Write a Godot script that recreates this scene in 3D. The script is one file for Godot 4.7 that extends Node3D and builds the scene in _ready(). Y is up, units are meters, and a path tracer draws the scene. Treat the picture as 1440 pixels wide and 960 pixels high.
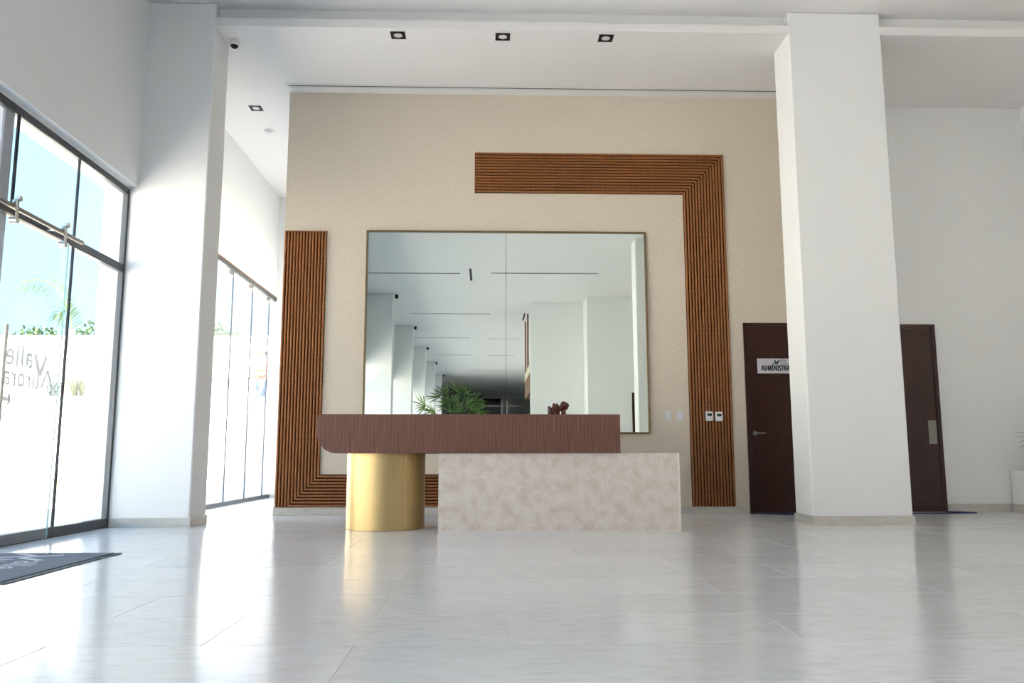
extends Node3D

const FZ := -8.833      # front plane of the pillars
const BZ := -10.563     # papered back wall
const RZ := -10.8       # white wall behind the right pillar
const GX := -3.95       # glass line
const LOW := 5.584      # ceiling over the reception
const TOP := 5.85       # ceiling of the hall

var M := {}
var rng := RandomNumberGenerator.new()

# ---------------------------------------------------------------- node helpers
func numbered(called: String) -> String:
	if not has_node(called):
		return called
	var i := 1
	while has_node("%s_%03d" % [called, i]):
		i += 1
	return "%s_%03d" % [called, i]

func tag(o: Node, label: String, category := "", group := "", kind := "") -> void:
	o.set_meta("label", label)
	if category != "": o.set_meta("category", category)
	if group != "": o.set_meta("group", group)
	if kind != "": o.set_meta("kind", kind)

func thing(called: String, label: String, category := "", at := Vector3.ZERO, group := "", kind := "") -> Node3D:
	var o := Node3D.new()
	o.name = numbered(called)
	add_child(o)
	o.position = at
	tag(o, label, category, group, kind)
	return o

func put(parent: Node3D, called: String, mesh: Mesh, mat: Material, at := Vector3.ZERO, turn := Vector3.ZERO) -> MeshInstance3D:
	var o := MeshInstance3D.new()
	o.name = called
	o.mesh = mesh
	o.material_override = mat
	o.position = at
	o.rotation = turn
	parent.add_child(o, true)
	return o

func solo(called: String, mesh: Mesh, mat: Material, label: String, category := "", at := Vector3.ZERO, group := "", kind := "") -> MeshInstance3D:
	var o := put(self, numbered(called), mesh, mat, at)
	tag(o, label, category, group, kind)
	return o

func copy_of(o: Node3D, label: String, at: Vector3, group := "") -> Node3D:
	var c: Node3D = o.duplicate()
	c.name = numbered(str(o.name).rstrip("0123456789").trim_suffix("_"))
	add_child(c)
	c.position = at
	c.set_meta("label", label)
	if group != "": c.set_meta("group", group)
	return c

# ---------------------------------------------------------------- mesh helpers
func begin() -> SurfaceTool:
	var st := SurfaceTool.new()
	st.begin(Mesh.PRIMITIVE_TRIANGLES)
	return st

func tri(st: SurfaceTool, a: Vector3, b: Vector3, c: Vector3, n: Vector3) -> void:
	st.set_normal(n)
	st.add_vertex(a)
	if (b - a).cross(c - a).dot(n) > 0.0:
		st.add_vertex(c); st.add_vertex(b)
	else:
		st.add_vertex(b); st.add_vertex(c)

func quad(st: SurfaceTool, a: Vector3, b: Vector3, c: Vector3, d: Vector3, n: Vector3) -> void:
	tri(st, a, b, c, n)
	tri(st, a, c, d, n)

func tri_s(st: SurfaceTool, p: Array, n: Array) -> void:
	var flip: bool = (p[1] - p[0]).cross(p[2] - p[0]).dot(n[0] + n[1] + n[2]) > 0.0
	for i in ([0, 2, 1] if flip else [0, 1, 2]):
		st.set_normal(n[i])
		st.add_vertex(p[i])

var box_cache := {}
func box(size: Vector3, bevel := 0.0) -> ArrayMesh:
	var key := [size, bevel]
	if box_cache.has(key):
		return box_cache[key]
	var st := begin()
	add_box(st, Vector3.ZERO, size, bevel)
	box_cache[key] = st.commit()
	return box_cache[key]

func add_box(st: SurfaceTool, at: Vector3, size: Vector3, bevel := 0.0) -> void:
	var h := size / 2.0
	var b := bevel
	for ax in 3:
		var u := (ax + 1) % 3
		var v := (ax + 2) % 3
		for s in [-1.0, 1.0]:
			var n := Vector3.ZERO
			n[ax] = s
			var q := []
			for k in [[-1, -1], [1, -1], [1, 1], [-1, 1]]:
				var p := Vector3.ZERO
				p[ax] = s * h[ax]
				p[u] = k[0] * (h[u] - b)
				p[v] = k[1] * (h[v] - b)
				q.append(at + p)
			quad(st, q[0], q[1], q[2], q[3], n)
	if b <= 0.0:
		return
	for ax in 3:
		var u := (ax + 1) % 3
		var v := (ax + 2) % 3
		for s in [-1.0, 1.0]:
			for t in [-1.0, 1.0]:
				var q := []
				for e in [[-1, 0], [1, 0], [1, 1], [-1, 1]]:
					var p := Vector3.ZERO
					p[ax] = e[0] * (h[ax] - b)
					p[u] = s * (h[u] - (0.0 if e[1] == 0 else b))
					p[v] = t * (h[v] - (b if e[1] == 0 else 0.0))
					q.append(at + p)
				var n := Vector3.ZERO
				n[u] = s
				n[v] = t
				quad(st, q[0], q[1], q[2], q[3], n.normalized())
	for sx in [-1.0, 1.0]:
		for sy in [-1.0, 1.0]:
			for sz in [-1.0, 1.0]:
				var s := Vector3(sx, sy, sz)
				tri(st, at + s * Vector3(h.x, h.y - b, h.z - b), at + s * Vector3(h.x - b, h.y, h.z - b), at + s * Vector3(h.x - b, h.y - b, h.z), s.normalized())

# box given by its two corners, placed as a part or as a setting piece
func span(parent: Node3D, called: String, lo: Vector3, hi: Vector3, mat: Material, bevel := 0.0) -> MeshInstance3D:
	return put(parent, called, box(hi - lo, bevel), mat, (lo + hi) / 2.0 - (parent.position if parent != self else Vector3.ZERO))

func shell(called: String, lo: Vector3, hi: Vector3, mat: Material, label: String, bevel := 0.0) -> MeshInstance3D:
	var o := solo(called, box(hi - lo, bevel), mat, label, "", (lo + hi) / 2.0, "", "structure")
	return o

func inset(poly: PackedVector2Array, d: float) -> PackedVector2Array:
	var out := PackedVector2Array()
	var n := poly.size()
	for i in n:
		var e0 := (poly[i] - poly[(i + n - 1) % n]).normalized()
		var e1 := (poly[(i + 1) % n] - poly[i]).normalized()
		var n0 := Vector2(-e0.y, e0.x)
		var n1 := Vector2(-e1.y, e1.x)
		out.append(poly[i] + (n0 + n1) / maxf(0.2, 1.0 + n0.dot(n1)) * d)
	return out

# convex outline (counter-clockwise in x,y) pushed from z0 to z1, front edge chamfered
func prism(poly: PackedVector2Array, z0: float, z1: float, bevel := 0.0, smooth_from := 99.0) -> ArrayMesh:
	var st := begin()
	var n := poly.size()
	var front := inset(poly, bevel) if bevel > 0.0 else poly
	for i in range(1, n - 1):
		tri(st, Vector3(front[0].x, front[0].y, z1), Vector3(front[i].x, front[i].y, z1), Vector3(front[i + 1].x, front[i + 1].y, z1), Vector3.BACK)
		tri(st, Vector3(poly[0].x, poly[0].y, z0), Vector3(poly[i].x, poly[i].y, z0), Vector3(poly[i + 1].x, poly[i + 1].y, z0), Vector3.FORWARD)
	for i in n:
		var a := poly[i]
		var b := poly[(i + 1) % n]
		var e := (b - a).normalized()
		var nn := Vector3(e.y, -e.x, 0)
		quad(st, Vector3(a.x, a.y, z0), Vector3(b.x, b.y, z0), Vector3(b.x, b.y, z1 - bevel), Vector3(a.x, a.y, z1 - bevel), nn)
		if bevel > 0.0:
			var fa := front[i]
			var fb := front[(i + 1) % n]
			quad(st, Vector3(a.x, a.y, z1 - bevel), Vector3(b.x, b.y, z1 - bevel), Vector3(fb.x, fb.y, z1), Vector3(fa.x, fa.y, z1), (nn + Vector3.BACK).normalized())
	return st.commit()

# outline of (radius, height) turned about y
func lathe(prof: Array, seg := 32) -> ArrayMesh:
	var st := begin()
	for k in prof.size() - 1:
		var p: Vector2 = prof[k]
		var q: Vector2 = prof[k + 1]
		var d := (q - p).normalized()
		var nr := Vector2(d.y, -d.x)
		for i in seg:
			var a0 := TAU * i / seg
			var a1 := TAU * (i + 1) / seg
			var u0 := Vector3(cos(a0), 0, sin(a0))
			var u1 := Vector3(cos(a1), 0, sin(a1))
			var n0 := u0 * nr.x + Vector3.UP * nr.y
			var n1 := u1 * nr.x + Vector3.UP * nr.y
			var A := u0 * p.x + Vector3.UP * p.y
			var B := u1 * p.x + Vector3.UP * p.y
			var C := u1 * q.x + Vector3.UP * q.y
			var D := u0 * q.x + Vector3.UP * q.y
			if p.x > 0.0: tri_s(st, [A, B, C if q.x > 0.0 else D], [n0, n1, n1])
			if q.x > 0.0: tri_s(st, [A, C, D], [n0, n1, n0])
	return st.commit()

func tube(st: SurfaceTool, pts: Array, radii: Array, seg := 8) -> void:
	var rings := []
	var norms := []
	var side := Vector3.ZERO
	for i in pts.size():
		var t: Vector3 = (pts[mini(i + 1, pts.size() - 1)] - pts[maxi(i - 1, 0)]).normalized()
		if side == Vector3.ZERO:
			side = t.cross(Vector3.UP if absf(t.y) < 0.9 else Vector3.RIGHT).normalized()
		side = (side - t * side.dot(t)).normalized()
		var up := t.cross(side)
		var ring := []
		var nn := []
		for k in seg:
			var a := TAU * k / seg
			var d := side * cos(a) + up * sin(a)
			ring.append(pts[i] + d * radii[i])
			nn.append(d)
		rings.append(ring)
		norms.append(nn)
	for i in pts.size() - 1:
		for k in seg:
			var j := (k + 1) % seg
			tri_s(st, [rings[i][k], rings[i][j], rings[i + 1][j]], [norms[i][k], norms[i][j], norms[i + 1][j]])
			tri_s(st, [rings[i][k], rings[i + 1][j], rings[i + 1][k]], [norms[i][k], norms[i + 1][j], norms[i + 1][k]])
	for e in [0, pts.size() - 1]:
		var n: Vector3 = (pts[0] - pts[1]).normalized() if e == 0 else (pts[-1] - pts[-2]).normalized()
		for k in range(1, seg - 1):
			tri(st, rings[e][0], rings[e][k], rings[e][k + 1], n)

func tube_mesh(pts: Array, radii: Array, seg := 8) -> ArrayMesh:
	var st := begin()
	tube(st, pts, radii, seg)
	return st.commit()

# a narrow leaf folded along its midrib, from a along dir, sagging
func blade(st: SurfaceTool, a: Vector3, dir: Vector3, length: float, width: float, sag: float, steps := 4, up := Vector3.UP) -> void:
	var side := dir.cross(up)
	if side.length() < 0.05: side = dir.cross(Vector3.RIGHT)
	side = side.normalized()
	var nrm := side.cross(dir).normalized()
	var prev := []
	for i in steps + 1:
		var t := float(i) / steps
		var w := width * (0.35 + 1.3 * t if t < 0.5 else 1.0 - pow((t - 0.5) * 2.0, 1.6)) * 0.5
		var c := a + dir * length * t + Vector3.DOWN * sag * length * t * t
		var row := [c + side * w + nrm * w * 0.35, c, c - side * w + nrm * w * 0.35]
		if i > 0:
			quad(st, prev[0], prev[1], row[1], row[0], (nrm + side * -0.35).normalized())
			quad(st, prev[1], prev[2], row[2], row[1], (nrm + side * 0.35).normalized())
		prev = row

# smooth union of tapered bones, meshed as surface nets: bones are [a, b, ra, rb]
func body(bones: Array, cell: float, k := 0.02) -> ArrayMesh:
	var lo := Vector3(1e9, 1e9, 1e9)
	var hi := -lo
	for b in bones:
		var r: float = maxf(b[2], b[3]) + 3.0 * cell + k
		for p in [b[0], b[1]]:
			lo = lo.min(p - Vector3.ONE * r)
			hi = hi.max(p + Vector3.ONE * r)
	var nx := int((hi.x - lo.x) / cell) + 2
	var ny := int((hi.y - lo.y) / cell) + 2
	var nz := int((hi.z - lo.z) / cell) + 2
	var f := PackedFloat32Array()
	f.resize(nx * ny * nz)
	f.fill(1.0)
	for b in bones:
		var r: float = maxf(b[2], b[3]) + 3.0 * cell + k
		var blo: Vector3 = ((b[0].min(b[1]) - Vector3.ONE * r - lo) / cell).floor().max(Vector3.ZERO)
		var bhi: Vector3 = ((b[0].max(b[1]) + Vector3.ONE * r - lo) / cell).ceil().min(Vector3(nx - 1, ny - 1, nz - 1))
		var ab: Vector3 = b[1] - b[0]
		var l2 := maxf(ab.length_squared(), 1e-9)
		for z in range(int(blo.z), int(bhi.z) + 1):
			for y in range(int(blo.y), int(bhi.y) + 1):
				for x in range(int(blo.x), int(bhi.x) + 1):
					var p := lo + Vector3(x, y, z) * cell
					var t := clampf((p - b[0]).dot(ab) / l2, 0.0, 1.0)
					var d: float = (p - b[0] - ab * t).length() - lerpf(b[2], b[3], t)
					var i := (z * ny + y) * nx + x
					var h := clampf(0.5 + 0.5 * (f[i] - d) / k, 0.0, 1.0)
					f[i] = lerpf(f[i], d, h) - k * h * (1.0 - h)
	var at := {}
	var verts := PackedVector3Array()
	var norms := PackedVector3Array()
	var index := PackedInt32Array()
	var row := [1, nx, nx * ny]
	for z in nz - 1:
		for y in ny - 1:
			for x in nx - 1:
				var i := (z * ny + y) * nx + x
				if f[i] > 2.0 * cell or f[i] < -2.0 * cell:
					continue
				var sum := Vector3.ZERO
				var count := 0
				for e in 12:
					var ax := e / 4
					var u := (ax + 1) % 3
					var v := (ax + 2) % 3
					var o := Vector3.ZERO
					o[u] = e % 2
					o[v] = (e / 2) % 2
					var i0: int = i + int(o.x) + int(o.y) * nx + int(o.z) * nx * ny
					var i1: int = i0 + row[ax]
					if (f[i0] < 0.0) != (f[i1] < 0.0):
						o[ax] = f[i0] / (f[i0] - f[i1])
						sum += o
						count += 1
				if count:
					at[i] = verts.size()
					verts.append(lo + (Vector3(x, y, z) + sum / count) * cell)
					norms.append(Vector3(f[i + 1] - f[i], f[i + nx] - f[i], f[i + nx * ny] - f[i]).normalized())
	for z in range(1, nz - 1):
		for y in range(1, ny - 1):
			for x in range(1, nx - 1):
				var i := (z * ny + y) * nx + x
				for ax in 3:
					if (f[i] < 0.0) == (f[i + row[ax]] < 0.0):
						continue
					var u: int = row[(ax + 1) % 3]
					var v: int = row[(ax + 2) % 3]
					var q := [i, i - u, i - u - v, i - v]
					if not (at.has(q[0]) and at.has(q[1]) and at.has(q[2]) and at.has(q[3])):
						continue
					var w := [at[q[0]], at[q[1]], at[q[2]], at[q[3]]]
					if f[i] < 0.0: w.reverse()
					index.append_array([w[0], w[1], w[2], w[0], w[2], w[3]])
	var arrays := []
	arrays.resize(Mesh.ARRAY_MAX)
	arrays[Mesh.ARRAY_VERTEX] = verts
	arrays[Mesh.ARRAY_NORMAL] = norms
	arrays[Mesh.ARRAY_INDEX] = index
	var m := ArrayMesh.new()
	m.add_surface_from_arrays(Mesh.PRIMITIVE_TRIANGLES, arrays)
	return m

# ---------------------------------------------------------------- materials
func rgb8(r: float, g: float, b: float) -> Color:
	return Color(r / 255.0, g / 255.0, b / 255.0)

func noise_tex(freq: float, stops: Array, noise_seed := 1, size := 512, octaves := 4, kind := FastNoiseLite.TYPE_SIMPLEX_SMOOTH) -> NoiseTexture2D:
	var n := FastNoiseLite.new()
	n.noise_type = kind
	n.frequency = freq
	n.seed = noise_seed
	n.fractal_octaves = octaves
	var g := Gradient.new()
	var offs := PackedFloat32Array()
	var cols := PackedColorArray()
	for s in stops:
		offs.append(s[0])
		cols.append(s[1])
	g.offsets = offs
	g.colors = cols
	var t := NoiseTexture2D.new()
	t.width = size
	t.height = size
	t.seamless = true
	t.noise = n
	t.color_ramp = g
	return t

func mat(name_: String, color: Color, rough := 0.8, metal := 0.0, tex: Texture2D = null, scale := Vector3.ONE, world := true) -> StandardMaterial3D:
	var m := StandardMaterial3D.new()
	m.resource_name = name_
	m.albedo_color = color
	m.roughness = rough
	m.metallic = metal
	if tex:
		m.albedo_texture = tex
		m.uv1_triplanar = true
		m.uv1_world_triplanar = world
		m.uv1_scale = scale
	M[name_] = m
	return m

func detail(m: StandardMaterial3D, tex: Texture2D) -> void:
	m.detail_enabled = true
	m.detail_albedo = tex
	m.detail_blend_mode = BaseMaterial3D.BLEND_MODE_MUL

func materials() -> void:
	var grey := func(v: float) -> Color: return Color(v, v, v)
	mat("plaster", rgb8(246, 246, 245), 0.85)
	mat("ceiling_paint", rgb8(244, 241, 240), 0.9)
	mat("white_plastic", rgb8(232, 232, 232), 0.4)
	# porcelain floor tile: pale streaks that run with the long side
	var streak := noise_tex(0.014, [[0.0, rgb8(234, 231, 228)], [0.35, rgb8(242, 241, 239)], [0.55, rgb8(245, 244, 243)], [0.8, rgb8(248, 247, 247)], [1.0, rgb8(239, 237, 234)]], 7, 1024, 3)
	for i in 6:
		var t := mat("tile_%d" % i, Color(1, 1, 1) * (1.0 - 0.012 * (i % 3)), 0.17, 0.0, streak, Vector3(0.3, 1.0, 1.1), false)
		t.albedo_color.a = 1.0
		t.metallic_specular = 0.35
		t.uv1_offset = Vector3(0.37 * i, 0.2 * i, 0.53 * i)
	mat("grout", rgb8(226, 218, 210), 0.9)
	mat("skirting", rgb8(255, 255, 255), 0.25, 0.0, noise_tex(0.012, [[0.0, rgb8(202, 195, 186)], [0.5, rgb8(212, 206, 198)], [1.0, rgb8(218, 213, 206)]], 11, 512, 5), Vector3(0.8, 2.0, 0.8))
	# wallpaper: warm grey linen with upright brushing
	mat("wallpaper", Color.WHITE, 0.9, 0.0, noise_tex(0.02, [[0.0, rgb8(217, 203, 183)], [0.45, rgb8(227, 214, 195)], [0.7, rgb8(231, 219, 202)], [1.0, rgb8(237, 227, 212)]], 21, 1024, 5), Vector3(2.6, 0.9, 2.6))
	# slat panels
	mat("slat_wood", Color.WHITE, 0.55, 0.0, noise_tex(0.02, [[0.0, rgb8(132, 79, 38)], [0.5, rgb8(162, 102, 53)], [1.0, rgb8(182, 121, 68)]], 31, 512, 4), Vector3(3, 3, 3))
	mat("slat_back", rgb8(46, 24, 15), 0.8)
	# counter laminate: fine upright stripes
	mat("laminate", Color.WHITE, 0.42, 0.0, noise_tex(0.03, [[0.0, rgb8(80, 49, 38)], [0.4, rgb8(107, 68, 55)], [0.6, rgb8(118, 77, 62)], [1.0, rgb8(136, 92, 76)]], 41, 512, 4), Vector3(4.2, 0.11, 4.2))
	# stone
	var stone := mat("travertine", Color.WHITE, 0.5, 0.0, noise_tex(0.007, [[0.0, rgb8(224, 207, 193)], [0.35, rgb8(236, 222, 211)], [0.6, rgb8(242, 230, 221)], [1.0, rgb8(248, 239, 232)]], 51, 1024, 3), Vector3(0.9, 0.9, 0.9))
	stone.detail_uv_layer = BaseMaterial3D.DETAIL_UV_1
	detail(stone, noise_tex(0.09, [[0.0, grey.call(0.72)], [0.35, grey.call(0.9)], [0.55, grey.call(0.96)], [1.0, grey.call(1.0)]], 52, 1024, 5))
	mat("stone_edge", rgb8(240, 228, 219), 0.45)
	mat("brass", rgb8(198, 173, 124), 0.4, 1.0, noise_tex(0.04, [[0.0, grey.call(0.9)], [1.0, grey.call(1.0)]], 61, 512, 3), Vector3(6, 0.1, 6))
	mat("brass_seam", rgb8(226, 204, 156), 0.25, 1.0)
	var mir := mat("mirror_glass", rgb8(226, 234, 229), 0.0, 1.0)
	mir.metallic_specular = 0.5
	mat("bronze", rgb8(132, 114, 82), 0.45, 0.8)
	mat("door_wood", Color.WHITE, 0.38, 0.0, noise_tex(0.03, [[0.0, rgb8(40, 17, 11)], [0.5, rgb8(55, 25, 17)], [1.0, rgb8(66, 33, 23)]], 71, 512, 4), Vector3(3.0, 0.25, 3.0))
	mat("steel", rgb8(205, 203, 198), 0.28, 1.0)
	mat("steel_brushed", rgb8(138, 136, 130), 0.45, 1.0)
	mat("rail_steel", rgb8(150, 140, 130), 0.4, 1.0)
	mat("aluminium", rgb8(74, 75, 78), 0.45, 0.4)
	mat("seal", rgb8(28, 32, 40), 0.6)
	mat("post_grey", rgb8(150, 154, 166), 0.6)
	var glass := mat("glass", Color(0.93, 0.98, 0.97, 0.05), 0.02)
	glass.metallic_specular = 0.3
	glass.transparency = BaseMaterial3D.TRANSPARENCY_ALPHA
	var vinyl := mat("vinyl", Color(0.93, 0.96, 0.96, 0.84), 0.6)
	vinyl.transparency = BaseMaterial3D.TRANSPARENCY_ALPHA
	mat("glass_edge", rgb8(150, 196, 190), 0.2)
	mat("glass_joint", rgb8(52, 62, 78), 0.5)
	mat("black", rgb8(9, 9, 10), 0.55)
	mat("rubber", rgb8(58, 66, 72), 0.6)
	mat("lens_white", rgb8(235, 228, 220), 0.3)
	mat("slot_dark", rgb8(70, 76, 76), 0.6)
	mat("ink_dark", rgb8(24, 25, 30), 0.6)
	mat("ink_teal", rgb8(44, 116, 122), 0.6)
	mat("ink_grey", rgb8(120, 130, 136), 0.6)
	mat("sign_plate", rgb8(214, 212, 222), 0.35)
	mat("lcd", rgb8(74, 84, 62), 0.25)
	mat("carpet", Color.WHITE, 1.0, 0.0, noise_tex(0.35, [[0.0, rgb8(40, 44, 56)], [0.4, rgb8(88, 93, 106)], [0.6, rgb8(132, 137, 148)], [1.0, rgb8(216, 218, 226)]], 81, 512, 2), Vector3(2.2, 2.2, 2.2))
	mat("mat_print", rgb8(206, 204, 208), 1.0)
	mat("tape_blue", rgb8(34, 44, 92), 0.5)
	for i in 3:
		var leaf := mat("leaf_%d" % i, [rgb8(40, 76, 32), rgb8(62, 106, 44), rgb8(112, 152, 66)][i], 0.45)
		leaf.backlight_enabled = true
		leaf.backlight = Color(0.3, 0.4, 0.12)
	mat("leaf_dark", rgb8(30, 48, 34), 0.4)
	mat("cane", rgb8(96, 92, 54), 0.7)
	mat("soil", rgb8(56, 44, 36), 1.0)
	mat("pot_white", rgb8(226, 224, 220), 0.35)
	mat("root_wood", Color.WHITE, 0.5, 0.0, noise_tex(0.03, [[0.0, rgb8(44, 18, 11)], [0.5, rgb8(80, 32, 18)], [1.0, rgb8(112, 48, 28)]], 91, 256, 4), Vector3(5, 5, 5))
	# outside
	mat("paving", Color.WHITE, 0.85, 0.0, noise_tex(0.02, [[0.0, rgb8(212, 211, 209)], [1.0, rgb8(232, 232, 231)]], 95, 512, 4), Vector3(0.5, 0.5, 0.5))
	mat("outer_wall", rgb8(238, 237, 234), 0.9)
	mat("cream", rgb8(228, 214, 192), 0.85)
	mat("bench_cream", rgb8(206, 198, 160), 0.85)
	mat("agave", rgb8(80, 92, 94), 0.7)
	mat("grass", rgb8(74, 82, 68), 0.8)
	mat("crown", rgb8(84, 116, 72), 0.85)
	mat("trunk", rgb8(140, 122, 104), 0.9)
	mat("rock", rgb8(214, 198, 182), 0.95)
	mat("box_grey", rgb8(150, 160, 166), 0.7)
	mat("plank", rgb8(196, 176, 158), 0.8)
	mat("vest", rgb8(232, 104, 70), 0.8)
	mat("vest_stripe", rgb8(226, 226, 120), 0.5)
	mat("denim", rgb8(84, 104, 146), 0.9)
	mat("skin", rgb8(178, 126, 98), 0.6)
	mat("hair", rgb8(36, 28, 24), 0.8)
	mat("helmet", rgb8(232, 236, 238), 0.35)
	mat("boot", rgb8(70, 58, 48), 0.8)
	# far end of the hall
	mat("far_grey", rgb8(206, 205, 198), 0.9)
	mat("far_glass", rgb8(14, 18, 22), 0.1)
	mat("cladding", rgb8(156, 108, 76), 0.6)
	mat("beam_brown", rgb8(98, 64, 36), 0.7)
	mat("beam_cream", rgb8(200, 198, 172), 0.8)

# ---------------------------------------------------------------- scene
func _ready() -> void:
	rng.seed = 5
	var cam := Camera3D.new()
	cam.name = "camera"
	cam.fov = 2.0 * rad_to_deg(atan(480.0 / 1153.56))
	cam.near = 0.05
	cam.far = 400.0
	cam.position = Vector3(0, 0.72, 0)
	cam.rotation_order = EULER_ORDER_YXZ
	cam.rotation_degrees = Vector3(8.01, -1.716, -0.058)
	add_child(cam)
	cam.current = true
	var we := WorldEnvironment.new()
	we.name = "world"
	var env := Environment.new()
	env.background_mode = Environment.BG_SKY
	var sky := Sky.new()
	var psm := ProceduralSkyMaterial.new()
	psm.sky_top_color = rgb8(140, 188, 231)
	psm.sky_horizon_color = rgb8(158, 196, 225)
	psm.sky_curve = 0.2
	psm.energy_multiplier = 1.0
	psm.ground_bottom_color = rgb8(150, 150, 148)
	psm.ground_horizon_color = rgb8(158, 180, 200)
	psm.use_debanding = false
	sky.sky_material = psm
	env.sky = sky
	env.tonemap_mode = Environment.TONE_MAPPER_LINEAR
	env.tonemap_exposure = 2.8
	env.sdfgi_enabled = true
	env.ssao_enabled = true
	env.ssil_enabled = true
	we.environment = env
	add_child(we)
	var sun := DirectionalLight3D.new()
	sun.name = "sun"
	sun.light_energy = 5.0
	sun.light_color = rgb8(255, 243, 224)
	sun.light_angular_distance = 0.5
	sun.shadow_enabled = true
	sun.sky_mode = DirectionalLight3D.SKY_MODE_LIGHT_ONLY
	sun.basis = Basis.looking_at(Vector3(-0.27, -0.76, -0.58).normalized())
	add_child(sun)
	materials()
	structure()
	floor_tiles()
	pillars()
	glazing()
	desk()
	back_wall_things()
	doors()
	ceiling_things()
	floor_things()
	plants()
	outside()
	hall_behind()

func structure() -> void:
	var W: StandardMaterial3D = M.plaster
	var C: StandardMaterial3D = M.ceiling_paint
	shell("ceiling", Vector3(-4.25, TOP, -9.1), Vector3(7.8, TOP + 0.25, 47.3), C, "smooth white upper ceiling of the hall in front of the pillars")
	var low := thing("ceiling_low", "lower white ceiling over the reception behind the pillars", "", Vector3.ZERO, "", "structure")
	span(low, "soffit", Vector3(-4.25, LOW, -18.3), Vector3(7.8, LOW + 0.1, FZ - 0.004), C)
	var cove := thing("trim_1", "recessed shadow band above the ceiling edge between the pillars", "", Vector3.ZERO, "", "structure")
	span(cove, "recess", Vector3(-4.25, LOW + 0.1, -9.1), Vector3(7.8, TOP, -8.95), M.plaster)
	var wb := thing("wall_back", "papered beige back wall behind the reception desk", "", Vector3.ZERO, "", "structure")
	span(wb, "wallpaper", Vector3(-2.672, 0.0, BZ - 0.2), Vector3(4.6, LOW, BZ), M.wallpaper)
	shell("wall_back_white", Vector3(4.6, 0, RZ - 0.2), Vector3(7.8, LOW, RZ), W, "plain white wall behind the right pillar with a dark door")
	shell("wall_right", Vector3(7.5, 0, RZ), Vector3(7.8, TOP, 5.2), W, "plain white side wall at the far right")
	shell("wall_passage", Vector3(-2.672, 0, -18.0), Vector3(-2.45, LOW, BZ - 0.2), W, "white side wall of the passage behind the papered wall")
	shell("wall_passage_end", Vector3(-4.25, 0, -18.3), Vector3(-2.45, LOW, -18.0), W, "white wall closing the passage")
	# walls over the glass
	shell("wall_left_passage", Vector3(-4.22, 3.646, -18.0), Vector3(-3.93, LOW, -9.33), W, "white wall above the passage glazing at left")
	shell("wall_left", Vector3(-4.22, 3.668, FZ), Vector3(-3.858, TOP, 30.7), W, "white wall above the entrance glazing at left")
	var bb := thing("baseboard_back", "pale stone-look baseboard along the papered wall", "", Vector3.ZERO, "", "structure")
	span(bb, "baseboard", Vector3(-2.685, 0, BZ), Vector3(3.345, 0.094, BZ + 0.014), M.skirting, 0.002)
	span(bb, "baseboard_return", Vector3(-2.686, 0, BZ - 0.2), Vector3(-2.672, 0.094, BZ), M.skirting, 0.002)
	var br := thing("baseboard_right", "pale stone-look baseboard along the white wall at right", "", Vector3.ZERO, "", "structure")
	span(br, "baseboard", Vector3(6.06, 0, RZ), Vector3(7.5, 0.105, RZ + 0.014), M.skirting, 0.002)
	span(br, "baseboard", Vector3(7.486, 0, RZ), Vector3(7.5, 0.105, 4.9), M.skirting, 0.002)

func floor_tiles() -> void:
	var fl := thing("floor", "pale streaked porcelain floor tiles laid in half bond", "", Vector3.ZERO, "", "structure")
	span(fl, "slab", Vector3(-4.25, -0.2, -18.3), Vector3(7.8, -0.002, 47.3), M.grout)
	var L := 1.184
	var Wd := 0.5735
	var gap := 0.0035
	var count := 0
	var rest := begin()
	var one := box(Vector3(L - gap, 0.012, Wd - gap), 0.0012)
	for r in range(-16, 9):
		var z0 := -2.76 + r * Wd
		var shift := -0.51 if posmod(r, 2) == 1 else 0.082
		for c in range(-5, 8):
			var x0 := shift + c * L
			var lo := maxf(x0, -3.95)
			var hi := minf(x0 + L, 7.49)
			if hi - lo < 0.05: continue
			var zm := z0 + Wd / 2.0
			if zm < RZ + 0.1 and x0 > -2.7: continue
			var seen := zm < -1.9 and absf((lo + hi) / 2.0 + 0.3) < -zm * 0.66 + 0.9
			var sz := Vector3(hi - lo - gap, 0.012, Wd - gap)
			var at := Vector3((lo + hi) / 2.0, -0.006, zm)
			if seen:
				put(fl, "tile", one if absf(hi - lo - L) < 0.001 else box(sz, 0.0012), M["tile_%d" % ((count * 5 + r * 3 + 60) % 6)], at)
				count += 1
			else:
				add_box(rest, at, sz, 0.0)
	for r in range(9, 88):
		add_box(rest, Vector3(1.77, -0.006, -2.76 + (r + 0.5) * Wd), Vector3(11.4, 0.012, Wd - gap))
	for r in range(-27, -16):
		for x0 in [-3.95, -3.47]:
			add_box(rest, Vector3(x0 + (0.24 if x0 < -3.9 else 0.39), -0.006, -2.76 + (r + 0.5) * Wd), Vector3(0.476 if x0 < -3.9 else 0.776, 0.012, Wd - gap))
	var o := put(fl, "tile_field", rest.commit(), M.tile_0)
	o.set_meta("kind", "stuff")
	o.set_meta("label", "floor tiles of the passage and the hall beyond")

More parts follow.
